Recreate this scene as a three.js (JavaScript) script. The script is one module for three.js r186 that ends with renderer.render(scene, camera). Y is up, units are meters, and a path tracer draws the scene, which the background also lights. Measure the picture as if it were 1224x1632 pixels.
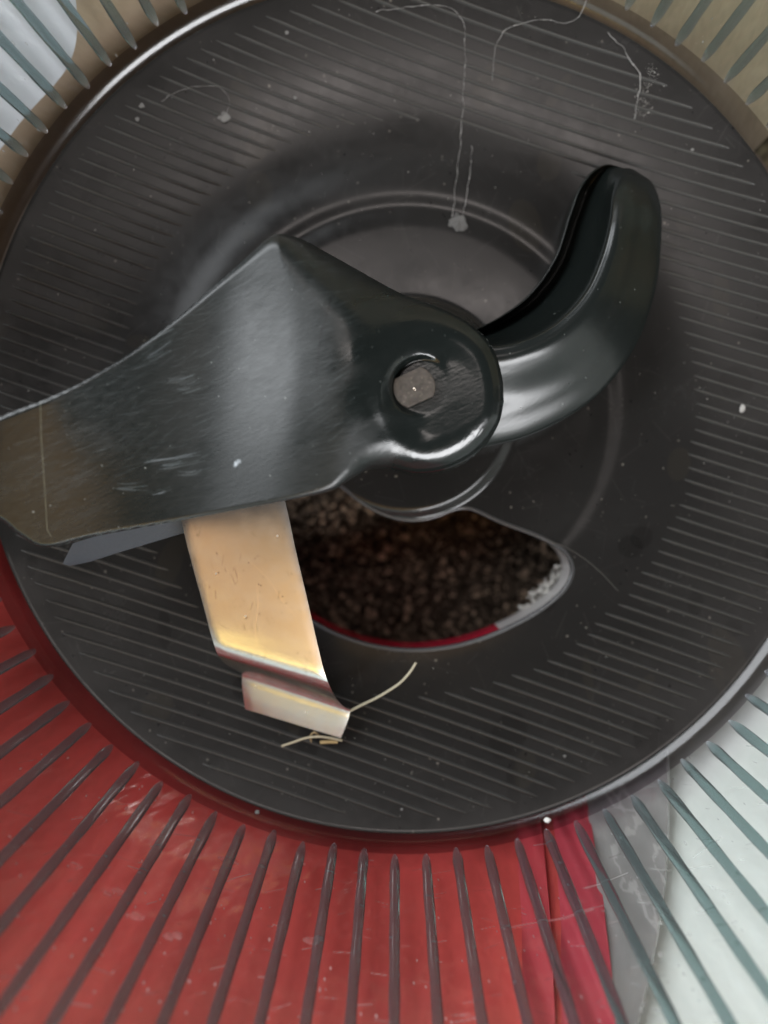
import * as THREE from 'three';
import { mergeGeometries } from 'three/addons/utils/BufferGeometryUtils.js';
import { RectAreaLightUniformsLib } from 'three/addons/lights/RectAreaLightUniformsLib.js';
import { Brush, Evaluator, SUBTRACTION } from 'three-bvh-csg';
RectAreaLightUniformsLib.init();

// ---------------------------------------------------------------- camera, light, exposure
const MM = 0.001, V = (x, y, z) => new THREE.Vector3(x, y, z);
const scene = new THREE.Scene();
scene.background = new THREE.Color(0.05, 0.05, 0.052);
const CX = -5.26, CZ = 24.2, CD = 206.3, FOC = 1413;             // millimetres; the camera looks straight down into the hopper
const camera = new THREE.PerspectiveCamera(60, 0.75, 0.02, 20);
camera.position.set(CX * MM, CD * MM, CZ * MM);
camera.up.set(0, 0, -1);
camera.lookAt(CX * MM, 0, CZ * MM);
camera.focus = 0.185;
camera.userData.fStop = 5.2;
const renderer = new THREE.WebGLRenderer({ antialias: true });
renderer.toneMapping = THREE.LinearToneMapping;
renderer.toneMappingExposure = 1.0;
renderer.shadowMap.enabled = true;

const names = {};
function numbered(name) { const n = names[name] = (names[name] ?? -1) + 1; return n ? name + '_' + String(n).padStart(3, '0') : name; }
function tag(o, label, category, group, kind) {
  if (label) o.userData.label = label;
  if (category) o.userData.category = category;
  if (group) o.userData.group = group;
  if (kind) o.userData.kind = kind;
  return o;
}
function mesh(name, geometry, material, parent = scene) {
  const m = new THREE.Mesh(geometry, material);
  m.name = parent === scene ? numbered(name) : name;
  m.castShadow = m.receiveShadow = true;
  parent.add(m);
  return m;
}
function thing(name, label, category, group) {
  const g = new THREE.Group(); g.name = numbered(name); scene.add(g);
  return tag(g, label, category, group);
}
// a lit panel: a glowing face and an area light of the same size just in front of it
function panel(label, color, intensity, w, h, at, look = [0, 0, 0]) {
  const t = thing('lamp_panel', label, 'lamp');
  t.position.set(...at); t.lookAt(...look);
  const glow = mesh('glowing_face', new THREE.PlaneGeometry(w, h), new THREE.MeshStandardMaterial({ color: 0x111111, emissive: new THREE.Color(...color), emissiveIntensity: intensity * 0.3, roughness: 1 }), t);
  mesh('casing', new THREE.BoxGeometry(w + 0.02, h + 0.02, 0.02).translate(0, 0, -0.013), new THREE.MeshStandardMaterial({ color: 0x333333, roughness: 0.8 }), t);
  const l = new THREE.RectAreaLight(new THREE.Color(...color), intensity, w, h);
  l.position.set(0, 0, 0.002); l.rotation.y = Math.PI;            // an area light shines along its own -z
  t.add(l); l.castShadow = true;
  return t;
}
panel('wide cool white window panel above the upper left of the hopper', [0.92, 0.96, 1.0], 6.5, 1.0, 0.6, [-0.58, 0.62, -0.40]);
panel('bright white window panel beyond the lower right of the hopper', [0.97, 0.98, 1.0], 15.0, 0.5, 0.3, [0.34, 0.52, 0.56]);
panel('pale weak panel beyond the lower left of the hopper', [0.9, 1.0, 1.0], 1.1, 0.6, 0.34, [-0.24, 0.42, 0.68]);
panel('warm orange lamp panel over the lower left edge of the hopper', [1.0, 0.55, 0.25], 0.55, 0.2, 0.22, [-0.165, 0.56, 0.32]);
panel('brighter golden lamp panel beside the orange lamp panel', [1.0, 0.56, 0.19], 0.85, 0.2, 0.22, [0.04, 0.57, 0.33]);
panel('small bright yellow lamp panel below the orange lamp panel', [1.0, 0.72, 0.2], 4.5, 0.36, 0.03, [-0.07, 0.50, 0.425]);
panel('dim warm ceiling panel above the upper edge of the hopper', [1.0, 0.9, 0.86], 4.0, 0.3, 0.1, [0.035, 0.85, -0.215]);

// ---------------------------------------------------------------- helpers
let seed = 12345;
const rnd = () => { seed = (seed + 0x6d2b79f5) | 0; let t = Math.imul(seed ^ (seed >>> 15), 1 | seed); t = (t + Math.imul(t ^ (t >>> 7), 61 | t)) ^ t; return ((t ^ (t >>> 14)) >>> 0) / 4294967296; };
const clamp = (x, a = 0, b = 1) => Math.min(b, Math.max(a, x));
const ss = (a, b, x) => { const t = clamp((x - a) / (b - a)); return t * t * (3 - 2 * t); };
const mix = (a, b, t) => a + (b - a) * t;
const hash = (x, y) => { let h = Math.imul(x, 374761393) + Math.imul(y, 668265263) | 0; h = Math.imul(h ^ (h >>> 13), 1274126177); return ((h ^ (h >>> 16)) >>> 0) / 4294967296; };
function noise(x, y) {
  const i = Math.floor(x), j = Math.floor(y), u = x - i, v = y - j, a = u * u * (3 - 2 * u), b = v * v * (3 - 2 * v);
  return mix(mix(hash(i, j), hash(i + 1, j), a), mix(hash(i, j + 1), hash(i + 1, j + 1), a), b);
}
const fbm = (x, y, n = 4) => { let s = 0, w = 0.5; for (let k = 0; k < n; k++) { s += w * noise(x, y); x = x * 2.03 + 17; y = y * 2.03 + 5; w /= 2; } return s / (1 - w * 2 + w * 1.0); };
// a place at a height h (mm) on the line of sight through a point of the photograph
const P = (px, py, h) => V((CX + (px - 612) * (CD - h) / FOC) * MM, h * MM, (CZ + (py - 816) * (CD - h) / FOC) * MM);
const spline = (pts, closed = false) => new THREE.CatmullRomCurve3(pts, closed, 'centripetal');
function gridGeometry(rows, closeU = false) {                       // rows of Vector3 -> smooth sheet
  const n = rows.length, m = rows[0].length, pos = [], idx = [];
  for (const r of rows) for (const p of r) pos.push(p.x, p.y, p.z);
  for (let i = 0; i < (closeU ? n : n - 1); i++) for (let j = 0; j < m - 1; j++) {
    const a = i * m + j, b = ((i + 1) % n) * m + j;
    idx.push(a, b, a + 1, b, b + 1, a + 1);
  }
  const g = new THREE.BufferGeometry();
  g.setAttribute('position', new THREE.Float32BufferAttribute(pos, 3));
  g.setIndex(idx);
  g.computeVertexNormals();
  return planUV(g);
}
function planUV(g) {                                               // uv in units of 0.3 m seen in plan
  const p = g.attributes.position, uv = new Float32Array(p.count * 2);
  for (let i = 0; i < p.count; i++) { uv[2 * i] = p.getX(i) / 0.3 + 0.5; uv[2 * i + 1] = 0.5 - p.getZ(i) / 0.3; }
  g.setAttribute('uv', new THREE.BufferAttribute(uv, 2));
  return g;
}
function texture(n, f, srgb = false) {                             // f(x mm, z mm) -> grey or [r, g, b], 0..1
  const d = new Uint8Array(n * n * 4);
  for (let j = 0; j < n; j++) for (let i = 0; i < n; i++) {
    let c = f((i + 0.5) / n * 300 - 150, 150 - (j + 0.5) / n * 300, i, j);
    if (!Array.isArray(c)) c = [c, c, c];
    for (let k = 0; k < 3; k++) d[(j * n + i) * 4 + k] = clamp(c[k]) * 255;
    d[(j * n + i) * 4 + 3] = 255;
  }
  const t = new THREE.DataTexture(d, n, n);
  t.magFilter = THREE.LinearFilter; t.wrapS = t.wrapT = THREE.RepeatWrapping;
  if (srgb) t.colorSpace = THREE.SRGBColorSpace;
  t.needsUpdate = true;
  return t;
}
// marks drawn on a canvas in millimetres of plan, 300 mm wide
function drawn(n, base, paint) {
  const c = document.createElement('canvas'); c.width = c.height = n;
  const g = c.getContext('2d'); g.fillStyle = base; g.fillRect(0, 0, n, n);
  g.scale(n / 300, n / 300); g.translate(150, 150); g.lineCap = 'round';
  paint(g);
  const t = new THREE.CanvasTexture(c); t.colorSpace = THREE.SRGBColorSpace; t.wrapS = t.wrapT = THREE.RepeatWrapping;
  return t;
}
const mmAt = (px, py, h) => { const p = P(px, py, h); return [p.x / MM, p.z / MM]; };

// ---------------------------------------------------------------- the shape of the hopper (mm)
const ARC0 = 96, ARCR = 5.2, SPLIT = 27 * Math.PI / 180, SLOPE = 62 * Math.PI / 180, DISH = (r) => 4 * clamp((r - 62) / 28, 0, 2) ** 1.8;
const RISE = DISH(ARC0), A0 = Math.atan(4 * 1.8 * ((ARC0 - 62) / 28) ** 0.8 / 28);
const arcR = (a) => ARC0 + ARCR * (Math.sin(a) - Math.sin(A0)), arcH = (a) => RISE + ARCR * (Math.cos(A0) - Math.cos(a)), EDGE = arcR(SLOPE), EDGEH = arcH(SLOPE);
function floorH(r) {
  if (r > EDGE) return EDGEH + (r - EDGE) * Math.tan(SLOPE);
  if (r > ARC0) return arcH(Math.asin((r - ARC0) / ARCR + Math.sin(A0)));
  return 1.6 * (1 - ss(23.2, 26.4, r)) + 0.4 * (1 - ss(42, 48, r)) + 0.45 * ss(46.5, 50.5, r) * (1 - ss(51, 60, r)) + DISH(r);
}
function onFloor(px, py, lift = 0) {                               // where the line of sight meets the hopper
  let h = 0; for (let k = 0; k < 12; k++) { const p = P(px, py, h); h = mix(h, Math.min(90, floorH(Math.hypot(p.x, p.z) / MM)), 0.6); }
  return P(px, py, h + lift);
}

// ---------------------------------------------------------------- materials
const floorDirt = drawn(2048, 'rgb(33,32,31)', (g) => {
  for (let i = 0; i < 900; i++) {                                  // scuffs
    const a = rnd() * 6.28, r = 20 + rnd() * 80, l = 1 + rnd() * 7, d = rnd() * 6.28;
    g.strokeStyle = `rgba(150,145,140,${0.03 + rnd() * 0.08})`; g.lineWidth = 0.08 + rnd() * 0.18;
    g.beginPath(); g.moveTo(r * Math.cos(a), r * Math.sin(a)); g.lineTo(r * Math.cos(a) + l * Math.cos(d), r * Math.sin(a) + l * Math.sin(d)); g.stroke();
  }
  for (let i = 0; i < 2600; i++) {                                 // grit
    const a = rnd() * 6.28, r = 100 * Math.sqrt(rnd()), s = 0.06 + 0.22 * rnd() ** 4;
    g.fillStyle = rnd() < 0.6 ? `rgba(190,180,165,${0.1 + rnd() * 0.4})` : `rgba(8,8,8,${0.3 + rnd() * 0.5})`;
    g.beginPath(); g.ellipse(r * Math.cos(a), r * Math.sin(a), s, s * (0.5 + rnd()), rnd() * 3, 0, 6.3); g.fill();
  }
  for (let i = 0; i < 60; i++) {                                   // muddy smears with an outline of their own
    const a = rnd() * 6.28, r = 45 + rnd() * 50;
    g.fillStyle = rnd() < 0.5 ? 'rgba(66,56,44,0.16)' : 'rgba(10,10,10,0.22)';
    g.beginPath(); g.ellipse(r * Math.cos(a), r * Math.sin(a), 1 + rnd() * 7, 1 + rnd() * 3, 1.2 + rnd(), 0, 6.3); g.fill();
  }
});
const floorRough = texture(512, (x, z) => 0.42 + 0.5 * fbm(x * 0.06 + 9, z * 0.12, 4) + 0.25 * (fbm(x * 0.9, z * 0.9, 3) - 0.5));
const M = {
  floor: new THREE.MeshPhysicalMaterial({ map: floorDirt, roughness: 0.33, roughnessMap: floorRough, ior: 1.42 }),
  floorRib: new THREE.MeshPhysicalMaterial({ color: new THREE.Color(0.045, 0.044, 0.042), roughness: 0.24, ior: 1.5 }),
  pane: null && new THREE.MeshPhysicalMaterial({ color: new THREE.Color(0.86, 0.87, 0.86), transmission: 1, roughness: 0.08, thickness: 0, ior: 1.5, side: THREE.DoubleSide }),
  smoked: new THREE.MeshPhysicalMaterial({ color: new THREE.Color(0.5, 0.48, 0.5), transmission: 1, roughness: 0.16, thickness: 0, ior: 1.5, side: THREE.DoubleSide }),
  rib: new THREE.MeshPhysicalMaterial({ color: new THREE.Color(0.70, 0.63, 0.69), transmission: 0.96, roughness: 0.14, thickness: 0.002, ior: 1.5, attenuationColor: new THREE.Color(0.12, 0.36, 0.29), attenuationDistance: 0.0032 }),
};

{
  const scratch = drawn(2048, 'rgb(0,30,0)', (g) => {               // roughness of the clear wall: fine scratches and rubbed spots
    const line = (pts, w, v, h = 22) => { g.strokeStyle = `rgba(0,${v},0,0.9)`; g.lineWidth = w; g.beginPath(); pts.forEach(([x, y], i) => { const p = onFloor(x, y), q = [p.x / MM, p.z / MM]; i ? g.lineTo(...q) : g.moveTo(...q); }); g.stroke(); };
    for (let k = 0; k < 3; k++) { const j = () => (rnd() - 0.5) * 7; line([[800 + j(), 1478 + j()], [850 + j(), 1474 + j()], [900, 1462 + j()], [945 + j(), 1446 + j()]], 0.05 + rnd() * 0.07, 230); line([[930 + j(), 1415 + j()], [960, 1408 + j()], [1000 + j(), 1390 + j()]], 0.05 + rnd() * 0.07, 230); }
    line([[1105, 1366], [1150, 1335]], 0.16, 210);
    for (let i = 0; i < 190; i++) { const x = rnd() * 1224, y = 1180 + rnd() * 450, a = (rnd() - 0.5) * 0.7, l = 6 + rnd() * 34; line([[x, y], [x + l * Math.cos(a), y + l * Math.sin(a)]], 0.08 + rnd() * 0.14, 120 + rnd() * 90); }
    for (const [x, y, w] of [[180, 1422, 1.6], [365, 1372, 0.8], [500, 1500, 0.9], [120, 1380, 1.0], [215, 1460, 0.9], [275, 1490, 0.9]]) for (let q = 0; q < 14; q++) { const u = (rnd() - 0.5) * 24, v = (rnd() - 0.5) * 9; line([[x + u - 5, y + v - 2], [x + u + 5, y + v + 2]], 0.2 + rnd() * 0.3, 90 + rnd() * 90); }
    for (let i = 0; i < 260; i++) { const x = rnd() * 1224, y = rnd() < 0.8 ? 1200 + rnd() * 430 : rnd() * 300; line([[x, y], [x + 1, y + 1]], 0.15 + rnd() * 0.3, 220); }
  });
  scratch.colorSpace = THREE.NoColorSpace;
  const wavy = texture(1024, (x, z) => fbm(x * 0.10, z * 0.22, 4));
  M.pane = new THREE.MeshPhysicalMaterial({ color: new THREE.Color(0.86, 0.87, 0.86), transmission: 1, roughness: 1, roughnessMap: scratch, bumpMap: wavy, bumpScale: 0.0012, thickness: 0, ior: 1.55, side: THREE.DoubleSide });
}

// ---------------------------------------------------------------- hopper
const hopper = thing('hopper', 'smoky clear ribbed plastic hopper bowl with a dark ridged floor', 'hopper');
const HOLE = [[745, 809], [800, 832], [862, 856], [897, 876], [912, 903], [905, 932], [872, 965], [820, 996], [760, 1021], [700, 1034], [640, 1036], [580, 1026], [520, 1003], [470, 970], [438, 930], [422, 880], [428, 820], [455, 768], [505, 752], [545, 775], [575, 799], [610, 818], [650, 828], [690, 824], [722, 812]];
const holeCurve = spline(HOLE.map(([x, y]) => P(x, y, 0)), true), holePts = holeCurve.getSpacedPoints(160).slice(0, 160);
{
  const prof = [];
  for (let r = 0; r <= 95.9; r += r > 40 && r < 60 ? 0.5 : r > 20 && r < 28 ? 0.5 : 1.5) prof.push([Math.max(r, 0.001), floorH(r)]);
  for (let k = 1; k <= 8; k++) { const a = mix(A0, SPLIT, k / 8); prof.push([arcR(a), arcH(a)]); }
  const under = prof.map(([r, h]) => [Math.max(0.001, r + (r > 95.5 ? 0.4 : 0)), h - 2.4]).reverse();
  const top = new THREE.LatheGeometry([...under.slice().reverse(), ...prof.slice().reverse()].map(([r, h]) => new THREE.Vector2(r * MM, h * MM)), 220);
  // smooth tops, so take the lathe's own normals
  const shape = new THREE.Shape(holePts.map((p) => new THREE.Vector2(p.x, -p.z)));
  const cut = new THREE.ExtrudeGeometry(shape, { depth: 0.03, bevelEnabled: false, steps: 1 }).rotateX(-Math.PI / 2).translate(0, -0.015, 0);
  const a = new Brush(top), b = new Brush(cut); a.updateMatrixWorld(); b.updateMatrixWorld();
  const ev = new Evaluator(); ev.useGroups = false; ev.attributes = ['position', 'normal'];
  const out = ev.evaluate(a, b, SUBTRACTION).geometry;
  mesh('floor_plate', planUV(out), M.floor, hopper);
  const lip = new THREE.TubeGeometry(spline(holePts.filter((_, i) => i % 2 === 0).map((p) => { const r = Math.hypot(p.x, p.z) / MM; return V(p.x, (floorH(r) - 0.45) * MM, p.z); }), true), 220, 0.6 * MM, 10, true);
  mesh('opening_lip', planUV(lip), new THREE.MeshPhysicalMaterial({ color: new THREE.Color(0.05, 0.05, 0.052), roughness: 0.22 }), hopper);
  // the red throat under the opening
  const c = holePts.reduce((s, p) => s.add(p), V(0, 0, 0)).divideScalar(holePts.length);
  const right = P(795, 900, 0).x, wall = (list) => gridGeometry(list.map((p) => { const q = p.clone().lerp(c, -0.012); return [-2.2, -8, -15].map((y) => V(q.x, y * MM, q.z)); }));
  const k0 = holePts.findIndex((p, i) => p.x >= right && holePts[(i + 159) % 160].x < right), turned = [...holePts.slice(k0), ...holePts.slice(0, k0)], n1 = turned.findIndex((p) => p.x < right);
  mesh('throat', wall([...turned.slice(n1 - 1), turned[0]]), new THREE.MeshPhysicalMaterial({ color: new THREE.Color(0.42, 0.012, 0.04), roughness: 0.25, side: THREE.DoubleSide }), hopper);
  tag(mesh('throat', wall(turned.slice(0, n1)), new THREE.MeshPhysicalMaterial({ color: new THREE.Color(0.5, 0.5, 0.49), roughness: 0.3, side: THREE.DoubleSide }), hopper), 'pale grey end of the throat');
  // mould seam running on from the corner of the opening
  const seam = spline([[868, 858], [905, 874], [935, 893], [960, 915], [985, 942]].map(([x, y]) => onFloor(x, y, 0.02)));
  mesh('mould_seam', planUV(new THREE.TubeGeometry(seam, 30, 0.16 * MM, 6)), M.floorRib, hopper);
}
// straight ridges moulded across the floor
{
  const ang = 19 * Math.PI / 180, dx = Math.cos(ang), dz = Math.sin(ang), R0 = 67, R1 = 93.6;
  const prof = [[-0.5, -0.15], [-0.3, 0.24], [-0.12, 0.52], [0.12, 0.52], [0.3, 0.24], [0.5, -0.15]];
  for (let k = -31; k <= 31; k++) {
    const o = k * 2.95 + 0.6, far = Math.sqrt(Math.max(0, R1 * R1 - o * o)), near = Math.abs(o) < R0 ? Math.sqrt(R0 * R0 - o * o) : 0;
    if (far < 4) continue;
    for (const [a, b] of near > 0.5 ? [[-far, -near], [near, far]] : [[-far, far]]) {
      const jit = (rnd() - 0.5) * 1.6, A = a + (a < 0 && near > 0.5 ? 0 : jit), B = b + (b > 0 && near > 0.5 ? jit * 0.3 : 0);
      const n = Math.max(6, Math.round((B - A) / 1.6)), rows = [];
      for (let i = 0; i <= n; i++) {
        const s = mix(A, B, i / n), e = Math.min(1, Math.min(i, n - i) / 1.5);
        rows.push(prof.map(([w, h]) => { const x = s * dx - (o + w * mix(0.4, 1, e)) * dz, z = s * dz + (o + w * mix(0.4, 1, e)) * dx; return V(x * MM, (floorH(Math.hypot(x, z)) + (h > 0 ? h * e : h)) * MM, z * MM); }));
      }
      mesh('floor_ridge', gridGeometry(rows), M.floorRib, hopper);
    }
  }
}
// clear wall with its upright ribs
{
  const line = (r0, r1, n) => Array.from({ length: n + 1 }, (_, i) => { const r = mix(r0, r1, i / n); return new THREE.Vector2(r * MM, floorH(r) * MM); });
  mesh('smoked_band', planUV(new THREE.LatheGeometry([...Array.from({ length: 9 }, (_, i) => { const a = mix(SPLIT, SLOPE, i / 8); return new THREE.Vector2((arcR(a) + 0.02) * MM, arcH(a) * MM); }), ...line(EDGE + 0.2, EDGE + 0.9, 3)], 220)), M.smoked, hopper);
  mesh('clear_wall', planUV(new THREE.LatheGeometry(line(EDGE + 0.92, 146, 10), 220)), M.pane, hopper);
  const N = 92, up = V(0, Math.sin(SLOPE), 0), cs = Math.cos(SLOPE), sn = Math.sin(SLOPE);
  const made = [];
  function ribShape(jog) {                                         // along +x, rising; its back lies against the wall
    const rows = [], L = 74;
    for (let i = 0; i <= 26; i++) {
      const s = i < 10 ? (i / 10) ** 1.6 * 9 : 9 + (i - 10) / 16 * (L - 9), w = 1.1 * Math.min(1, Math.sqrt(s / 4.5) + 0.12) * (1 + 0.06 * Math.sin(s * 0.5 + jog)), t = 1.35 * Math.min(1, (s / 5) ** 0.7 + 0.1);
      const row = [];
      for (let k = 0; k <= 12; k++) { const a = Math.PI * k / 12; row.push([w * Math.cos(a), 0.12 + t * Math.sin(a) ** 0.6]); }
      row.push([w, 0.12]);
      rows.push(row.map(([y, n]) => V((s * cs - n * sn) * MM, (s * sn + n * cs) * MM, y * MM)));
    }
    const g = gridGeometry(rows);
    const cap = (row, flip) => { const q = new THREE.BufferGeometry(), pos = [], m = row.reduce((s, p) => s.add(p), V(0, 0, 0)).divideScalar(row.length); for (let k = 0; k < row.length - 1; k++) for (const p of flip ? [m, row[k + 1], row[k]] : [m, row[k], row[k + 1]]) pos.push(p.x, p.y, p.z); q.setAttribute('position', new THREE.Float32BufferAttribute(pos, 3)); q.setIndex([...Array(pos.length / 3).keys()]); q.computeVertexNormals(); return planUV(q); };
    return mergeGeometries([g, cap(rows[0], true), cap(rows[rows.length - 1], false)]);
  }
  const shapes = [0, 2, 4].map(ribShape);
  for (let k = 0; k < N; k++) {
    const a = (k + 0.42) / N * Math.PI * 2, r = EDGE + 0.7 + (hash(k, 3) - 0.5) * 0.8;
    let seen = false;
    for (const rr of [r, r + 8, r + 16, r + 24]) { const h = floorH(rr), f = FOC / (CD - h), px = 612 + (rr * Math.cos(a) - CX) * f, py = 816 + (rr * Math.sin(a) - CZ) * f; seen ||= px > -70 && px < 1294 && py > -70 && py < 1702; }
    if (!seen) continue;
    const m = mesh('wall_rib', shapes[k % 3], M.rib, hopper);
    m.position.set(r * Math.cos(a) * MM, floorH(r) * MM, r * Math.sin(a) * MM); m.rotation.y = -a;
  }
}

// ---------------------------------------------------------------- agitator
const scuffs = drawn(2048, 'rgb(19,23,22)', (g) => {
  const mark = (px, py, h, len, a, w, al) => { const [x, z] = mmAt(px, py, h); g.strokeStyle = `rgba(165,170,178,${al})`; g.lineWidth = w; g.beginPath(); g.moveTo(x, z); g.quadraticCurveTo(x + len * 0.5 * Math.cos(a), z + len * 0.5 * Math.sin(a) + 0.3, x + len * Math.cos(a), z + len * Math.sin(a)); g.stroke(); };
  for (let i = 0; i < 1500; i++) { const t = rnd(); mark(40 + t * 520, 620 + (rnd() - 0.5) * 330 - t * 60, 31, 0.5 + rnd() * 5, -0.45 + (rnd() - 0.5) * 0.7, 0.05 + rnd() * 0.14, 0.03 + rnd() * 0.11); }
  for (const [px, py, l, a] of [[235, 735, 11, -0.15], [255, 745, 9, -0.2], [290, 755, 6, -0.12], [195, 775, 6, 0], [225, 560, 9, -0.5], [240, 575, 7, -0.6], [280, 610, 6, -0.3], [290, 625, 5, -0.3], [245, 785, 3, -0.3]])
    for (let k = 0; k < 9; k++) mark(px + (rnd() - 0.5) * 22, py + (rnd() - 0.5) * 10, 31, l * (0.3 + rnd() * 0.6), a + (rnd() - 0.5) * 0.2, 0.15 + rnd() * 0.25, 0.05 + rnd() * 0.1);
  for (let k = 0; k < 14; k++) mark(378 + (rnd() - 0.5) * 12, 737 + (rnd() - 0.5) * 10, 31, 0.4, rnd() * 3, 0.5, 0.3);
  g.strokeStyle = 'rgba(150,145,120,0.55)'; g.lineWidth = 0.14; g.beginPath(); [[80, 622], [74, 700], [71, 790], [69, 845], [74, 856]].forEach(([x, y], i) => { const q = mmAt(x, y, 36); i ? g.lineTo(...q) : g.moveTo(...q); }); g.stroke();
  g.strokeStyle = 'rgba(6,6,6,0.8)'; g.lineWidth = 0.28; g.beginPath(); [[528, 478], [522, 505], [512, 535], [508, 572], [505, 600]].forEach(([x, y], i) => { const q = mmAt(x, y, 35); i ? g.lineTo(...q) : g.moveTo(...q); }); g.stroke();
  for (let i = 0; i < 700; i++) { const [x, z] = mmAt(rnd() * 1060, 260 + rnd() * 620, 30); g.fillStyle = `rgba(200,200,195,${0.1 + rnd() * 0.5})`; const s = 0.05 + 0.16 * rnd() ** 4; g.beginPath(); g.arc(x, z, s, 0, 6.3); g.fill(); }
  for (let i = 0; i < 90; i++) { const t = rnd(), px = 810 + t * 220, py = 690 - t * 230 + (rnd() - 0.5) * 60; mark(px, py, 14, 1 + rnd() * 3, -0.65 - t * 0.5 + (rnd() - 0.5) * 0.4, 0.05 + rnd() * 0.12, 0.02 + rnd() * 0.06); }
});
const grain = texture(2048, (x, z) => { const c = Math.cos(0.42), s = Math.sin(0.42), u = x * c - z * s, v = x * s + z * c; return 0.7 * fbm(u * 0.55, v * 2.6, 3) + 0.3 * noise(x * 2.6, z * 2.6); });
const wear = texture(1024, (x, z) => { const c = Math.cos(0.42), s = Math.sin(0.42), u = x * c - z * s, v = x * s + z * c, n = fbm(u * 0.12 + 3, v * 0.3, 4), d = Math.hypot(x - 6, z + 1.5); return 0.42 + 0.36 * ss(13, 24, d + 14 * (n - 0.5)) * (1 - 0.8 * ss(50, 68, d + 14 * (n - 0.5))) + 0.3 * (n - 0.5) + 0.14 * (noise(u * 0.9, v * 4) - 0.5); });
M.plastic = new THREE.MeshPhysicalMaterial({ map: scuffs, roughness: 0.5, roughnessMap: wear, bumpMap: grain, bumpScale: 0.000018, ior: 1.55 });
M.glossPlastic = new THREE.MeshPhysicalMaterial({ map: scuffs, roughness: 0.27, bumpMap: grain, bumpScale: 0.000012, ior: 1.5 });

const agitator = thing('agitator', 'black plastic agitator with broad paddle, hooked arm and metal scraper', 'agitator');
// outline of the paddle and hub: [x, y, rounding in px, steepness of the rounding]
const UP = [[-190, 735, 8, .9], [-90, 700, 8, .9], [0, 664, 8, .9], [100, 624, 8, .9], [200, 568, 8, .9], [280, 509, 8, .9], [345, 453, 9, .9], [400, 404, 12, .9], [424, 382, 18, .8], [445, 373, 30, .7], [480, 381, 62, .7], [520, 402, 82, .75], [570, 430, 88, .75], [640, 468, 70, .7], [700, 490, 48, .7], [750, 517, 40, .7], [784, 552, 36, .8], [800, 600, 34, .85], [803, 640, 32, .9]];
const LO = [[-190, 900, 8, .9], [-90, 870, 8, .9], [-10, 826, 8, .9], [30, 852, 7, .9], [66, 872, 7, .9], [150, 855, 7, .9], [300, 827, 7, .9], [400, 808, 7, .9], [480, 793, 8, .9], [530, 781, 12, .9], [562, 762, 20, .9], [590, 748, 40, .9], [620, 748, 56, .9], [660, 757, 62, .85], [700, 754, 60, .85], [740, 738, 56, .85], [775, 708, 48, .85], [796, 672, 32, .9], [803, 640, 32, .9]];
const UPc = new THREE.CatmullRomCurve3(UP.map((p) => V(p[0], p[1], 0)), false, 'centripetal'), LOc = new THREE.CatmullRomCurve3(LO.map((p) => V(p[0], p[1], 0)), false, 'centripetal');
const along = (list, t) => { const f = clamp(t) * (list.length - 1), i = Math.min(list.length - 2, Math.floor(f)), u = f - i; return [mix(list[i][2], list[i + 1][2], u), mix(list[i][3], list[i + 1][3], u)]; };
const outline = [];
for (let i = 0; i <= 360; i++) for (const [c, l] of [[UPc, UP], [LOc, LO]]) { const p = c.getPoint(i / 360); outline.push([p.x, p.y, ...along(l, i / 360)]); }
const RIDGE = [[372, 428], [420, 475], [470, 515], [525, 538], [585, 545], [650, 535], [720, 520], [900, 500]];
function ridgeX(y) {                                               // where the hump of the paddle runs
  if (y <= RIDGE[0][0]) return RIDGE[0][1] - (RIDGE[0][0] - y);
  for (let i = 1; i < RIDGE.length; i++) if (y <= RIDGE[i][0]) {
    const at = (k) => RIDGE[Math.max(0, Math.min(RIDGE.length - 1, k))], [p0, p1, p2, p3] = [at(i - 2), at(i - 1), at(i), at(i + 1)], t = (y - p1[0]) / (p2[0] - p1[0]);
    const m1 = (p2[1] - p0[1]) / (p2[0] - p0[0]) * (p2[0] - p1[0]), m2 = (p3[1] - p1[1]) / (p3[0] - p1[0]) * (p2[0] - p1[0]), t2 = t * t, t3 = t2 * t;
    return (2 * t3 - 3 * t2 + 1) * p1[1] + (t3 - 2 * t2 + t) * m1 + (3 * t2 - 2 * t3) * p2[1] + (t3 - t2) * m2;
  }
  return 500;
}
function bladeTop(x, y) {
  const s = clamp((640 - x) / 640, -0.3, 1.3);
  const mid = mix(640, 760, clamp(s)), v = (mid - y) / 120;                     // across: + towards the upper edge
  let h = 29.5 + 6.5 * ss(0.30, 1.25, s) * 1.6 + v * 3.6 * ss(0.38, 0.95, s) - 1.6 * ss(0.25, .5, s) * (1 - ss(.5, .9, s));
  const d = (x - ridgeX(y)) * 0.85, w = mix(190, 100, ss(-70, 60, d)), amp = 7.2 * (1 - 0.4 * ss(560, 900, y));
  h += amp / (1 + (d / w) ** 2) ** 1.6;
  // the flat top of the hub, and the pocket round the shaft cut into the paddle
  const hub = 1 - ss(58, 104, Math.hypot(x - 704, (y - 632)));
  h = mix(h, 30, hub * 0.95);
  const q = Math.hypot((x - 672) / 1.0, y - 616);
  const wall = ss(48, 41, q) * ss(760, 690, x);
  const rise = 1.0 * ss(95, 50, q) * ss(705, 645, x + (y - 616) * 0.35) * ss(720, 655, y);
  h += rise * (1 - ss(50, 44, q));
  h = mix(h, 30, wall);
  return h;
}
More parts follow.
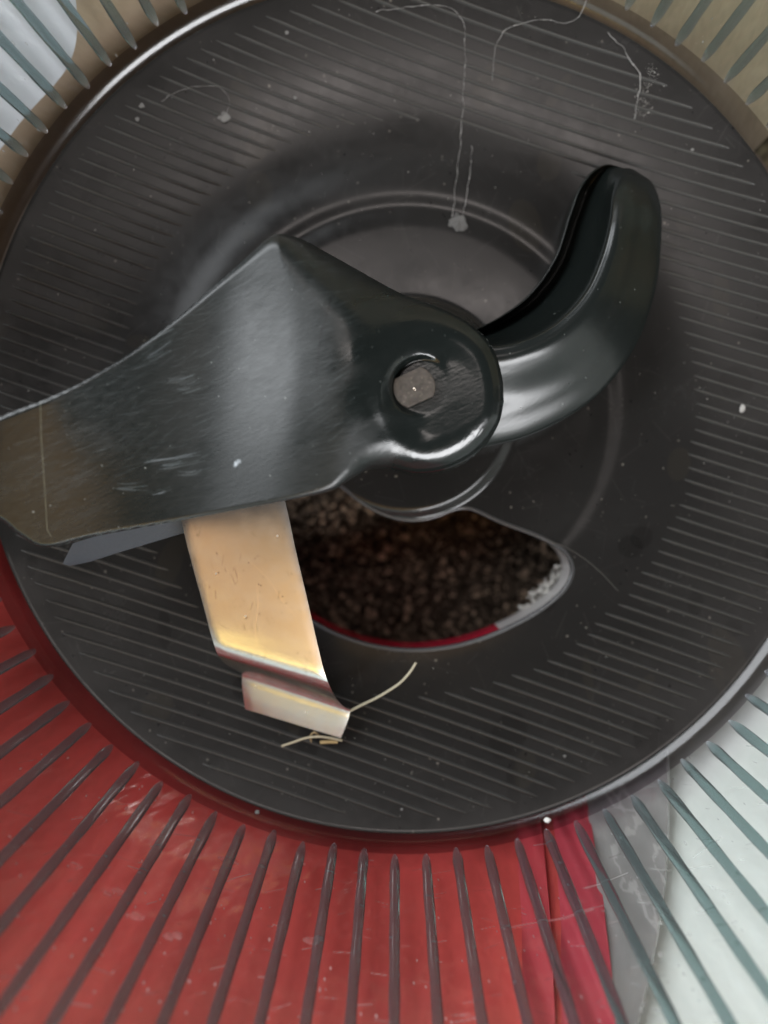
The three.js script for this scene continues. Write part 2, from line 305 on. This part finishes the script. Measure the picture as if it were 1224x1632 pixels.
function agitTop(x, y) {
  let drop = 0, best = 1e9, R = 8, k = 0.9;
  for (const o of outline) { const d = (x - o[0]) ** 2 + (y - o[1]) ** 2; if (d < best) { best = d; R = o[2]; k = o[3]; } }
  const d = Math.sqrt(best);
  if (d < R) drop = R * 0.125 * k * (1 - Math.sqrt(Math.max(0, 1 - (1 - d / R) ** 2)));
  return bladeTop(x, y) - drop;
}
{
  const NU = 260, NV = 110, rows = [], low = [];
  for (let i = 0; i <= NU; i++) {
    const t = i / NU, tt = 1 - (1 - t) ** 1.15, a = UPc.getPoint(tt), b = LOc.getPoint(tt), row = [], lower = [];
    const deep = mix(2.2, 18, ss(0.80, 0.90, tt));
    for (let j = 0; j <= NV; j++) {
      const u = j / NV, v = mix(u, 0.5 - 0.5 * Math.cos(Math.PI * u), 0.7), x = mix(a.x, b.x, v), y = mix(a.y, b.y, v), h = agitTop(x, y);
      row.push(P(x, y, h)); const q = P(x, y, h); lower.push(V(q.x, q.y - deep * MM * (0.15 + 0.85 * Math.min(1, Math.min(j, NV - j) / 10)), q.z));
    }
    rows.push(row); low.push(lower);
  }
  const body = rows.map((r, i) => r);
  const g = gridGeometry(body), bottom = gridGeometry(low.map((r) => r.slice().reverse()));
  const rim = (f) => gridGeometry(rows.map((r, i) => { const p = f(r), q = f(low[i]); return [p, p.clone().lerp(q, 0.5), q]; }));
  const rimA = rim((r) => r[0]), rimB = gridGeometry(rows.map((r, i) => { const p = r[NV], q = low[i][NV]; return [q, q.clone().lerp(p, 0.5), p]; }));
  const endCap = gridGeometry([rows[0], low[0]]);
  mesh('paddle', mergeGeometries([g, bottom, rimA, rimB, endCap]), M.plastic, agitator);
  // hub barrel below the rounded top
  const c = P(700, 640, 24);
  const barrel = new THREE.LatheGeometry([[0.5, 26], [10, 26], [11.6, 24.5], [12.3, 22], [12.6, 12], [12.8, 3.2], [0.5, 3.2]].reverse().map(([r, h]) => new THREE.Vector2(r * MM, h * MM)), 64);
  barrel.translate(c.x, 0, c.z);
  mesh('hub', planUV(barrel), M.glossPlastic, agitator);
}
// hooked arm: cross-sections from the hub outwards, each from the foot of the inner face over the crest to the outer edge
{
  const st = [
    [[750, 545, 2.5], [756, 535, 11.0], [778, 553, 23.4], [782, 563, 24.4], [786, 577, 24.6], [790, 597, 23.2], [792, 635, 20], [788, 675, 18], [782, 716, 14], [772, 700, 10]],
    [[790, 515, 2.5], [794, 506, 10.0], [822, 545, 23.4], [824, 554, 24.3], [828, 567, 24.4], [832, 588, 22.8], [838, 622, 19.4], [842, 655, 17], [846, 694, 13], [838, 690, 9.6]],
    [[840, 476, 2.5], [844, 468, 9.5], [878, 519, 22.6], [882, 527, 23.6], [890, 539, 23.7], [900, 557, 22.2], [915, 585, 18.6], [926, 610, 16.2], [941, 640, 12.4], [930, 636, 9]],
    [[880, 418, 2.5], [885, 408, 9.0], [930, 468, 21.8], [936, 474, 22.7], [946, 482, 22.8], [960, 498, 21.2], [978, 520, 17.8], [992, 542, 15.4], [1007, 562, 11.8], [994, 560, 8.4]],
    [[902, 350, 2.5], [908, 338, 8.5], [958, 408, 20.6], [966, 411, 21.4], [976, 416, 21.5], [990, 424, 20.2], [1008, 440, 17], [1026, 455, 14.6], [1043, 470, 11.2], [1028, 470, 8]],
    [[920, 304, 2.5], [926, 294, 8.0], [972, 350, 19.2], [980, 349, 20], [990, 349, 20.1], [1004, 352, 19], [1022, 360, 16], [1040, 370, 13.6], [1054, 380, 10.4], [1038, 380, 7.6]],
    [[940, 279, 2.5], [948, 270, 7.6], [976, 314, 17], [984, 310, 17.6], [994, 308, 17.6], [1006, 308, 16.8], [1024, 312, 14.4], [1040, 318, 12.4], [1052, 324, 9.6], [1036, 330, 7.2]],
    [[962, 268, 2.5], [968, 262, 6.0], [984, 284, 12], [990, 281, 12.4], [998, 280, 12.4], [1008, 280, 12], [1020, 282, 10.6], [1030, 286, 9.4], [1038, 290, 7.6], [1024, 300, 6.4]],
    [[980, 272, 5], [984, 265, 6], [992, 268, 7], [996, 268, 7], [1001, 268, 7], [1006, 269, 7], [1011, 271, 6.6], [1016, 274, 6.2], [1020, 278, 5.6], [1012, 286, 5]],
  ];
  for (const p of st[0]) p[0] -= 20;
  for (const [k, s] of st.entries()) {                              // the inner side is scooped out between a thin rim and the crest
    const f = [1, 1, 1, 1, 1, 1, 0.7, 0.35, 0.1][k], r = s[1], c = s[2], at = (u, h) => [mix(r[0], c[0], u), mix(r[1], c[1], u), h];
    s.splice(2, 0, at(0.05, r[2] + 0.35 * f), at(0.1, r[2] - 1.5 * f), at(0.17, mix(r[2], 3.2, f)), at(0.5, mix(mix(r[2], c[2], 0.5), mix(3.2, c[2], 0.3), f)), at(0.82, mix(mix(r[2], c[2], 0.8), mix(3.2, c[2], 0.66), f)));
  }
  const lanes = st[0].map((_, k) => new THREE.CatmullRomCurve3(st.map((s) => V(...s[k])), false, 'centripetal'));
  const rows = [];
  for (let i = 0; i <= 120; i++) {
    const c = new THREE.CatmullRomCurve3(lanes.map((l) => l.getPoint(i / 120)), false, 'centripetal');
    rows.push(c.getPoints(98).map((p) => P(p.x, p.y, p.z)));
  }
  const under = rows.map((r) => [r[98], r[98].clone().lerp(r[0], 0.5), r[0]]);
  const end = rows[120], mid = end.reduce((s, p) => s.add(p), V(0, 0, 0)).divideScalar(end.length);
  mesh('curved_arm', mergeGeometries([gridGeometry(rows), gridGeometry(under), gridGeometry([rows[0].map(() => rows[0].reduce((a, p) => a.add(p), V(0, 0, 0)).divideScalar(rows[0].length)), rows[0]]), gridGeometry([end, end.map(() => mid.clone())])]), M.glossPlastic, agitator);
}
// slim fin under the paddle
{
  const top = [[330, 818, 19], [230, 836, 18], [160, 852, 17], [116, 866, 16], [100, 898, 14]], bot = [[330, 838, 18], [250, 862, 16], [190, 880, 15], [140, 896, 14], [110, 902, 13]];
  const rows = top.map((p, i) => [0, .33, .66, 1].map((u) => P(mix(p[0], bot[i][0], u), mix(p[1], bot[i][1], u), mix(p[2], bot[i][2], u))));
  const low = rows.map((r) => r.map((p) => V(p.x, p.y - 0.0015, p.z)).reverse());
  mesh('fin', mergeGeometries([gridGeometry(rows), gridGeometry(low), gridGeometry(rows.map((r, i) => [r[3], low[i][0]])), gridGeometry([rows[4], low[4].slice().reverse()])]), new THREE.MeshPhysicalMaterial({ color: new THREE.Color(0.04, 0.047, 0.057), roughness: 0.4, bumpMap: grain, bumpScale: 0.00004, side: THREE.DoubleSide }), agitator);
}
// flattened end of the drive shaft
{
  const c = P(660, 617, 31.4), k = (CD - 31.4) / FOC * MM, R = 32 * k, f = 23.5 * k, a0 = Math.asin(f / R), s = new THREE.Shape();
  s.absarc(0, 0, R, -a0, a0, false); s.absarc(0, 0, R, Math.PI - a0, Math.PI + a0, false); s.closePath();
  const g = new THREE.ExtrudeGeometry(s, { depth: 0.006, bevelEnabled: true, bevelSize: 0.00022, bevelThickness: 0.00022, bevelSegments: 3, curveSegments: 24 });
  g.translate(0, 0, -0.006).rotateX(-Math.PI / 2).rotateY(24.5 * Math.PI / 180).translate(c.x, c.y, c.z);
  const spots = texture(1024, (x, z) => { const n = noise(x * 6, z * 6), m = fbm(x * 2, z * 2, 3); const b = 0.05 + 0.05 * (m - 0.5) + (n > 0.86 ? 0.04 : 0); return [b * 1.15, b * 0.95, b * 0.78]; }, false);
  mesh('shaft_end', planUV(g), new THREE.MeshStandardMaterial({ map: spots, metalness: 0.3, roughness: 0.6, bumpMap: spots, bumpScale: 0.00003 }), agitator);
  mesh('centre_mark', new THREE.SphereGeometry(0.00026, 12, 8).scale(1, 0.5, 1).translate(...P(660.5, 619.5, 31.62).toArray()), new THREE.MeshStandardMaterial({ color: 0xddd0c0, metalness: 1, roughness: 0.2 }), agitator);
}
// springy metal scraper under the paddle
{
  const scratch = texture(1024, (x, z) => { const n = fbm(x * 0.5, z * 0.5, 3), g = noise(x * 7 + 40, z * 7); return 0.24 + 0.05 * (n - 0.5) + (g > 0.985 ? 0.2 : 0); });
  const metalMap = drawn(2048, 'rgb(222,221,218)', (g) => {
    for (let i = 0; i < 120; i++) { const [x, z] = mmAt(300 + rnd() * 220, 820 + rnd() * 260, 18); g.strokeStyle = `rgba(${rnd() < 0.5 ? '90,70,45' : '250,245,235'},${0.15 + rnd() * 0.3})`; g.lineWidth = 0.04 + rnd() * 0.08; g.beginPath(); g.moveTo(x, z); g.lineTo(x + (rnd() - 0.5) * 1.5, z + rnd() * 2); g.stroke(); }
    for (let i = 0; i < 60; i++) { const [x, z] = mmAt(300 + rnd() * 220, 820 + rnd() * 260, 18); g.fillStyle = `rgba(70,50,30,${0.2 + rnd() * 0.4})`; g.beginPath(); g.ellipse(x, z, 0.08 + rnd() * 0.16, 0.05 + rnd() * 0.1, rnd() * 3, 0, 6.3); g.fill(); }
    for (const pts of [[[312, 868], [316, 905], [334, 925], [336, 965], [345, 980]], [[412, 930], [414, 960], [408, 1000], [410, 1030]], [[300, 845], [302, 862]], [[400, 890], [430, 920], [455, 960], [470, 978]]]) { g.strokeStyle = 'rgba(250,244,230,0.55)'; g.lineWidth = 0.14; g.beginPath(); pts.forEach(([x, y], i) => { const q = mmAt(x, y, 18); i ? g.lineTo(...q) : g.moveTo(...q); }); g.stroke(); }
  });
  const met = new THREE.MeshPhysicalMaterial({ map: metalMap, metalness: 1, roughness: 1, roughnessMap: scratch, side: THREE.DoubleSide });
  // across-lines of the strip from under the paddle to the crease
  const left = [[285, 800, 23.6], [291, 838, 23.2], [305, 895, 21.8], [322, 957, 20.2], [336, 1010, 18.8], [343, 1033, 17.9], [347, 1043, 17.0], [352, 1051, 15.4], [362, 1060, 12.8], [378, 1069, 9.6], [387, 1074, 8.2]];
  const right = [[447, 770, 23.4], [456, 806, 23.0], [472, 880, 21.6], [492, 965, 19.8], [508, 1035, 18.2], [519, 1078, 17.0], [524, 1090, 16.2], [530, 1103, 14.4], [538, 1116, 11.9], [549, 1127, 9.2], [557, 1131, 8.0]];
  const lc = new THREE.CatmullRomCurve3(left.map((p) => V(...p)), false, 'centripetal'), rc = new THREE.CatmullRomCurve3(right.map((p) => V(...p)), false, 'centripetal');
  const strip = (a, b, n, bow, th) => {
    const rows = [];
    for (let i = 0; i <= n; i++) { const p = a.getPoint(i / n), q = b.getPoint(i / n), row = []; for (let j = 0; j <= 20; j++) { const u = j / 20; const e = Math.min(u, 1 - u); row.push(P(mix(p.x, q.x, u), mix(p.y, q.y, u), mix(p.z, q.z, u) + bow * 4 * u * (1 - u) - 0.14 * Math.max(0, 1 - e / 0.025) ** 2)); } rows.push(row); }
    const low = rows.map((r) => r.map((p) => V(p.x, p.y - th, p.z)).reverse());
    return mergeGeometries([gridGeometry(rows), gridGeometry(low), gridGeometry(rows.map((r, i) => [low[i][20], r[0]])), gridGeometry(rows.map((r, i) => [r[20], low[i][0]])), gridGeometry([rows[n], low[n].slice().reverse()])]);
  };
  const sc = mesh('metal_scraper', strip(lc, rc, 90, 0.22, 0.0007), met, agitator);
  const l2 = new THREE.CatmullRomCurve3([[386, 1072, 7.6], [386, 1078, 7.2], [386, 1092, 6.65], [388, 1110, 5.95], [391, 1130, 5.1]].map((p) => V(...p)), false, 'centripetal');
  const r2 = new THREE.CatmullRomCurve3([[558, 1130, 7.6], [558, 1134, 7.2], [555, 1146, 6.65], [550, 1160, 5.95], [543, 1176, 5.1]].map((p) => V(...p)), false, 'centripetal');
  tag(mesh('scraper_foot', strip(l2, r2, 40, 0.25, 0.0006), new THREE.MeshPhysicalMaterial({ map: metalMap, metalness: 1, roughness: 1, roughnessMap: scratch, side: THREE.DoubleSide }), sc), 'silver turned-out foot of the scraper');
}

// ---------------------------------------------------------------- dry grass, threads and crumbs
function stem(name, label, category, pts, r, color, group) {
  const c = spline(pts), n = 40, g = new THREE.TubeGeometry(c, n, r * MM, 8, false);
  return tag(mesh(name, planUV(g), new THREE.MeshStandardMaterial({ color: new THREE.Color(...color), roughness: 0.7 }), scene), label, category, group);
}
stem('grass_stem', 'long thin dry grass stem bent outward from the corner of the metal scraper foot', 'grass stem', [P(552, 1136, 6.5), P(575, 1124, 6.8), P(600, 1112, 7), P(625, 1097, 8), P(640, 1086, 9), P(654, 1070, 10), P(663, 1056, 11)], 0.30, [0.36, 0.33, 0.24]);
stem('grass_stem', 'pale curved grass stem lying under the metal scraper foot', 'grass stem', [P(449, 1189, 4.5), P(470, 1182, 4.8), P(488, 1176, 5), P(508, 1174, 5), P(525, 1176, 4.6), P(545, 1180, 4)], 0.26, [0.34, 0.29, 0.2]);
stem('straw_piece', 'short thick piece of straw beneath the scraper foot', 'straw', [P(510, 1183, 3.6), P(524, 1182, 3.6), P(538, 1182, 3.5)], 0.42, [0.34, 0.24, 0.11]);
stem('straw_piece', 'tiny upright straw loop beside the scraper foot edge', 'straw', [P(496, 1182, 3.2), P(495, 1172, 4.4), P(501, 1167, 4.8), P(508, 1172, 4.2)], 0.2, [0.26, 0.18, 0.09]);
function thread(label, list, r) {                                  // a thread that thins and thickens along its way
  const c = spline(list.map(([x, y]) => onFloor(x, y, 0.4))), n = Math.round(c.getLength() / MM / 0.35), f = c.computeFrenetFrames(n), rows = [], k = rnd() * 50;
  for (let i = 0; i <= n; i++) {
    const p = c.getPointAt(i / n), w = r * 0.62 * MM * (0.2 + 1.5 * fbm(i * 0.22 + k, 3.3, 3) ** 2 + (noise(i * 0.9 + k, 9) > 0.9 ? 0.9 : 0)), row = [];
    p.x += (noise(i * 0.25 + k, 1) - 0.5) * 0.5 * MM; p.z += (noise(i * 0.25 + k, 5) - 0.5) * 0.4 * MM;
    for (let j = 0; j <= 6; j++) { const a = j / 6 * Math.PI * 2; row.push(p.clone().addScaledVector(f.normals[i], w * Math.cos(a)).addScaledVector(f.binormals[i], w * Math.sin(a))); }
    rows.push(row);
  }
  return tag(mesh('cobweb_thread', gridGeometry(rows), new THREE.MeshStandardMaterial({ color: new THREE.Color(0.26, 0.25, 0.24), roughness: 0.8 }), scene), label, 'thread');
}
thread('long white thread hanging from the top of the hopper to a pale flake', [[600, 18], [640, 13], [690, 9], [722, 14], [736, 32], [742, 70], [740, 120], [738, 170], [733, 235], [726, 290], [722, 345]], 0.13);
thread('short white thread rising beside the pale flake', [[752, 232], [750, 270], [744, 310], [738, 350]], 0.13);
thread('bright arched white thread under the top edge of the hopper', [[784, 130], [790, 80], [803, 50], [830, 38], [866, 32], [900, 36], [922, 28], [934, 0]], 0.14);
thread('crooked white thread near the upper right rim of the hopper', [[970, 52], [980, 66], [992, 74], [1004, 96], [1018, 112], [1020, 140], [1016, 165], [1012, 190]], 0.22);
thread('fine white thread arching to a clump at the upper left', [[258, 162], [285, 145], [320, 138], [352, 142], [366, 160], [362, 182]], 0.09);
function crumb(label, px, py, s, tint = 0.55, group, lift = 0.3) {
  const g = new THREE.IcosahedronGeometry(s * MM, 2), p = g.attributes.position, k = rnd() * 90;
  for (let i = 0; i < p.count; i++) { const x = p.getX(i) / s / MM, y = p.getY(i) / s / MM, z = p.getZ(i) / s / MM, f = 0.35 + 1.2 * noise(x * 1.7 + k, y * 2.2 + z * 2.1 + k); p.setXYZ(i, p.getX(i) * f, p.getY(i) * f * 0.35, p.getZ(i) * f); }
  g.computeVertexNormals();
  const q = onFloor(px, py, lift); g.translate(q.x, q.y, q.z);
  return tag(mesh('crumb', planUV(g), new THREE.MeshStandardMaterial({ color: new THREE.Color(tint, tint * 0.97, tint * 0.93), roughness: 0.9 }), scene), label, 'crumb', group);
}
crumb('pale triangular flake at the end of the long white thread', 727, 356, 2.2, 0.09);
crumb('whitish clump at the end of the fine upper left thread', 357, 186, 1.2, 0.17);
crumb('bright white crumb on the lower rim of the hopper floor', 872, 1307, 0.75, 0.8);
crumb('small grey crumb on the ridges at the far right', 1183, 650, 0.8, 0.4);
for (const [x, y, s, where] of [[226, 169, 0.6, 'upper of the two crumbs beside the fine upper left thread'], [219, 190, 0.55, 'lower of the two crumbs beside the fine upper left thread'], [1103, 239, 0.45, 'small bright crumb between the upper right ridges below the crooked thread'], [470, 156, 0.4, 'tiny crumb on the ridges right of the upper left clump'], [457, 52, 0.5, 'dusty crumb at the top left rim above the upper left thread'],
  [410, 1294, 0.5, 'little crumb at the bottom rim below the grass stems'], [1000, 470, 0.4, 'tiny crumb tucked against the inner side of the hooked arm'], [640, 1290, 0.35, 'tiny crumb at the middle of the bottom rim'], [900, 1205, 0.35, 'tiny crumb on the lower right ridges']])
  crumb(where, x, y, s * 0.85, 0.16);

{
  const g = new THREE.IcosahedronGeometry(0.1 * MM, 0), n = 620, im = new THREE.InstancedMesh(g, new THREE.MeshStandardMaterial({ color: new THREE.Color(0.42, 0.4, 0.37), roughness: 1 }), n), m = new THREE.Matrix4(), q = new THREE.Quaternion(), e = new THREE.Euler();
  for (let i = 0; i < n; i++) {
    let p;
    if (i < 150) { const t = rnd(), w = (rnd() + rnd() - 1) * 13; p = onFloor(1036 - 12 * t + w + 6 * Math.sin(t * 9), 104 + t * 84 + (rnd() - 0.5) * 6, 0.08); }
    else if (i < 200) { const t = rnd(); p = onFloor(1016 + (rnd() + rnd() - 1) * 7, 135 + t * 52, 0.08); }
    else { const a = rnd() * 6.283, r = 30 + 64 * Math.sqrt(rnd()); p = V(r * Math.cos(a) * MM, (floorH(r) + 0.06) * MM, r * Math.sin(a) * MM); }
    const inHole = i >= 200 && p.z > 0.014 && p.z < 0.06 && p.x > -0.035 && p.x < 0.04, s = inHole ? 0.001 : 0.35 + 1.1 * rnd() ** 3;
    q.setFromEuler(e.set(rnd() * 6, rnd() * 6, rnd() * 6)); m.compose(p, q, V(s, s * 0.7, s * (0.6 + rnd()))); im.setMatrixAt(i, m);
  }
  im.name = 'dust_specks'; im.castShadow = im.receiveShadow = true; scene.add(im);
  tag(im, 'fine pale dust specks on the dark hopper floor', 'dust', null, 'stuff');
}

// ---------------------------------------------------------------- soil below the opening
{
  const parts = [], cols = [];
  const base = new THREE.CylinderGeometry(0.0905, 0.0905, 0.002, 48).translate(0, -0.043, 0);
  const bed = tag(mesh('soil_bed', planUV(base), new THREE.MeshStandardMaterial({ color: new THREE.Color(0.035, 0.024, 0.016), roughness: 1 }), scene), 'dark brown soil bed seen deep through the floor opening', 'soil', null, 'stuff');
  const n = 15000, g = new THREE.IcosahedronGeometry(1 * MM, 1), p = g.attributes.position;
  for (let i = 0; i < p.count; i++) { const v = V(p.getX(i), p.getY(i), p.getZ(i)); const f = 0.5 + 0.95 * noise(v.x * 2100 + 7, v.y * 1900 + v.z * 2300); p.setXYZ(i, v.x * f, v.y * f, v.z * f); }
  g.computeVertexNormals();
  const im = new THREE.InstancedMesh(g, new THREE.MeshStandardMaterial({ color: 0xffffff, roughness: 1 }), n), m = new THREE.Matrix4(), q = new THREE.Quaternion(), e = new THREE.Euler(), col = new THREE.Color();
  for (let i = 0; i < n; i++) {
    const x = -55 + rnd() * 110, z = 5 + rnd() * 72, s = rnd() < 0.02 ? 0.7 + 0.5 * rnd() : 0.26 + 0.62 * rnd() ** 3;
    q.setFromEuler(e.set(rnd() * 6, rnd() * 6, rnd() * 6));
    m.compose(V(x * MM, (-41.6 + 2.5 * fbm(x * 0.08, z * 0.08, 2) + rnd() * 0.8) * MM, z * MM), q, V(s, s * 0.8, s));
    im.setMatrixAt(i, m);
    const t = rnd(), b = t < 0.75 ? 0.05 + rnd() * 0.1 : t < 0.94 ? 0.26 + rnd() * 0.2 : 0.62;
    im.setColorAt(i, col.setRGB(b * 1.15, b * 0.86, b * 0.62));
  }
  im.name = 'soil_grains'; im.castShadow = im.receiveShadow = true;
  tag(im, 'loose dark brown soil grains seen through the floor opening', 'soil', null, 'stuff');
  scene.add(im);
  // pale grit heaped at the right end of the opening
  const w = new THREE.InstancedMesh(g, new THREE.MeshStandardMaterial({ color: new THREE.Color(0.55, 0.54, 0.5), roughness: 0.9 }), 240);
  for (let i = 0; i < 240; i++) { const t = rnd(), x = mix(830, 915, t) + (rnd() - 0.5) * 22, y = mix(985, 892, t) + (rnd() - 0.5) * 26; q.setFromEuler(e.set(rnd() * 6, rnd() * 6, rnd() * 6)); const s = 0.2 + rnd() * 0.4; m.compose(P(x, y, -13 - rnd() * 5), q, V(s, s, s)); w.setMatrixAt(i, m); }
  w.name = 'pale_grit'; w.castShadow = w.receiveShadow = true;
  tag(w, 'pale grit heaped at the right end of the floor opening', 'grit', null, 'stuff');
  scene.add(w);
}
// drum that closes the space under the floor
{
  const t = thing('drum', 'black drum carrying the hopper and holding the soil', 'drum');
  mesh('drum_shell', planUV(new THREE.LatheGeometry([[92, -46], [91, -46], [91, 0.6], [92, 0.6], [92, -46]].map(([r, h]) => new THREE.Vector2(r * MM, h * MM)), 96)), new THREE.MeshStandardMaterial({ color: 0x0c0c0c, roughness: 0.6, side: THREE.DoubleSide }), t);
  mesh('drum_base', planUV(new THREE.CylinderGeometry(0.0908, 0.0908, 0.002, 64).translate(0, -0.0455, 0)), new THREE.MeshStandardMaterial({ color: 0x0c0c0c, roughness: 0.6 }), t);
}

// ---------------------------------------------------------------- what stands behind the clear wall
function shell(a0, a1, r0, r1, off, wob = () => 0, skew0 = 0, skew1 = 0, n = 90, m = 24) {       // a curved sheet outside the wall; angles from +x towards +z
  const f = (lift) => {
    const rows = [];
    for (let i = 0; i <= n; i++) {
      const row = [];
      for (let j = 0; j <= m; j++) {
        const u = j / m, deg = mix(a0 + skew0 * u, a1 + skew1 * u, i / n), a = deg * Math.PI / 180, r = mix(typeof r0 === 'function' ? r0(i / n) : r0, typeof r1 === 'function' ? r1(deg) : r1, u), d = off + wob(deg, u) + lift;
        const R = r + d * Math.sin(SLOPE), h = EDGEH + (r - EDGE) * Math.tan(SLOPE) - d * Math.cos(SLOPE);
        row.push(V(R * Math.cos(a) * MM, h * MM, R * Math.sin(a) * MM));
      }
      rows.push(row);
    }
    return rows;
  };
  const A = f(0), B = f(1.5).map((r) => r.slice().reverse());
  return mergeGeometries([gridGeometry(A), gridGeometry(B), gridGeometry([A[0], B[0].slice().reverse()]), gridGeometry([A[n], B[n].slice().reverse()].reverse()), gridGeometry(A.map((r, i) => [B[i][m], r[0]]))]);
}
{
  const redTex = texture(512, (x, z) => { const v = 0.68 + 0.45 * (fbm(x * 0.05, z * 0.05, 3) - 0.2) + 0.12 * (noise(x * 1.5, z * 1.5) - 0.5); return [v * 0.78, v * 0.105, v * 0.095]; }, false);
  const t = thing('red_tub', 'glossy red tub behind the clear wall at the lower left', 'tub');
  mesh('tub_wall', shell(64.5, 186, 91, (a) => 121.5 + 6 * ss(100, 125, a), 7, (a) => 0.5 * Math.sin(a * 0.35), 10, 0), new THREE.MeshPhysicalMaterial({ map: redTex, roughness: 0.32, side: THREE.DoubleSide }), t);
  const s = thing('red_ribbon', 'bright crimson folded sheet beside the red tub', 'sheet');
  mesh('fold', shell(64.8, 69.6, 94, 130, 5, (a, u) => 0.8 * Math.sin(a * 2.3 + u * 2), 11, 11), new THREE.MeshPhysicalMaterial({ color: new THREE.Color(0.5, 0.06, 0.085), roughness: 0.35, side: THREE.DoubleSide }), s);
  mesh('fold', shell(71.5, 75.0, 94, 130, 5.5, (a, u) => 0.5 * Math.sin(a * 2.1 + u * 3), 9, 8), new THREE.MeshPhysicalMaterial({ color: new THREE.Color(0.52, 0.06, 0.075), roughness: 0.35, side: THREE.DoubleSide }), s);
  const filmTex = texture(1024, (x, z) => { const f = fbm(x * 0.3, z * 0.3, 4), c = Math.abs(fbm(x * 0.12 + 4, z * 0.12, 4) - 0.5) < 0.018 ? 0.35 : 0; const v = 0.55 + 0.2 * (f - 0.5) + c * 0.6; return [v * 1.04, v * 0.99, v * 0.98]; });
  const film = mesh('plastic_film', shell(52.5, 65.2, 95, 130, 5.2, (a, u) => 1.4 * fbm(a * 0.5, u * 7, 3), 26, 12), new THREE.MeshPhysicalMaterial({ map: filmTex, transmission: 0.55, roughness: 0.45, thickness: 0, side: THREE.DoubleSide }), scene);
  tag(film, 'crumpled grey translucent film between the red tub and the white sheet', 'film');
  const paper = texture(512, (x, z) => { const v = 0.9 + 0.06 * (fbm(x * 0.2, z * 0.2, 3) - 0.5) + 0.05 * (noise(x * 3, z * 3) - 0.5); return [v * 0.98, v, v * 0.96]; });
  const sheet = mesh('white_sheet', shell(8, 76, 91, 150, 12, (a, u) => 0.4 * Math.sin(a * 0.4)), new THREE.MeshStandardMaterial({ map: paper, roughness: 0.85, side: THREE.DoubleSide }), scene);
  tag(sheet, 'matt white sheet behind the clear wall at the lower right', 'sheet');
  const clothTex = texture(512, (x, z) => { const v = 0.62 + 0.1 * (fbm(x * 0.1, z * 0.1, 3) - 0.5); return [v * 0.95, v * 0.98, v * 1.06]; });
  const cloth = mesh('pale_cloth', shell(205, 230.5, (t) => 100 + 5 * (2 * t - 1) ** 4, 150, 9, (a, u) => 0.8 * Math.sin(a * 0.3 + u)), new THREE.MeshStandardMaterial({ map: clothTex, roughness: 0.9, side: THREE.DoubleSide }), scene);
  tag(cloth, 'pale bluish cloth behind the wall at the upper left corner', 'cloth');
  const cardTex = texture(1024, (x, z) => { const v = fbm(x * 0.07, z * 0.02, 4), f = noise(x * 1.2, z * 4); const b = 0.8 + 0.5 * (v - 0.5) + 0.12 * (f - 0.5); return [b * 0.5, b * 0.39, b * 0.27]; });
  const card = mesh('brown_board', shell(187, 286, 92, 160, 16, (a, u) => 1.0 * fbm(a * 0.1, u * 3, 2)), new THREE.MeshStandardMaterial({ map: cardTex, roughness: 0.8, side: THREE.DoubleSide }), scene);
  tag(card, 'brown board behind the upper left side of the hopper wall', 'board');
  const strawTex = texture(1024, (x, z) => { const v = fbm(x * 0.05, z * 0.09, 4), f = noise(x * 3, z * 1.1); const b = 0.85 + 0.6 * (v - 0.5) + 0.15 * (f - 0.5); return [b * 0.44, b * 0.37, b * 0.25]; });
  tag(mesh('straw_board', shell(286.5, 323, 92, 160, 15, (a, u) => 0.8 * fbm(a * 0.1, u * 3, 2), 0, -6), new THREE.MeshStandardMaterial({ map: strawTex, roughness: 0.85, side: THREE.DoubleSide }), scene), 'yellowish tan board behind the upper right side of the hopper wall', 'board');
  const mossTex = texture(1024, (x, z) => { const v = fbm(x * 0.6, z * 0.6, 4), g = fbm(x * 0.1 + 3, z * 0.1, 3); const b = 0.25 + 0.7 * (v - 0.4); return [b * (0.55 + 0.4 * g), b * 0.62, b * 0.36]; });
  tag(mesh('mossy_mat', shell(317, 350, 92, 160, 18, (a, u) => 2.0 * fbm(a * 0.6, u * 9, 3)), new THREE.MeshStandardMaterial({ map: mossTex, roughness: 1, side: THREE.DoubleSide }), scene), 'dark olive mottled mat at the upper right corner behind the wall', 'mat');
  const table = mesh('table_top', new THREE.BoxGeometry(1.6, 0.02, 1.6).translate(0, -0.06, 0), new THREE.MeshStandardMaterial({ color: new THREE.Color(0.12, 0.09, 0.065), roughness: 0.7 }), scene);
  tag(table, 'brown table under the hopper', null, null, 'structure');
}
renderer.render(scene, camera);
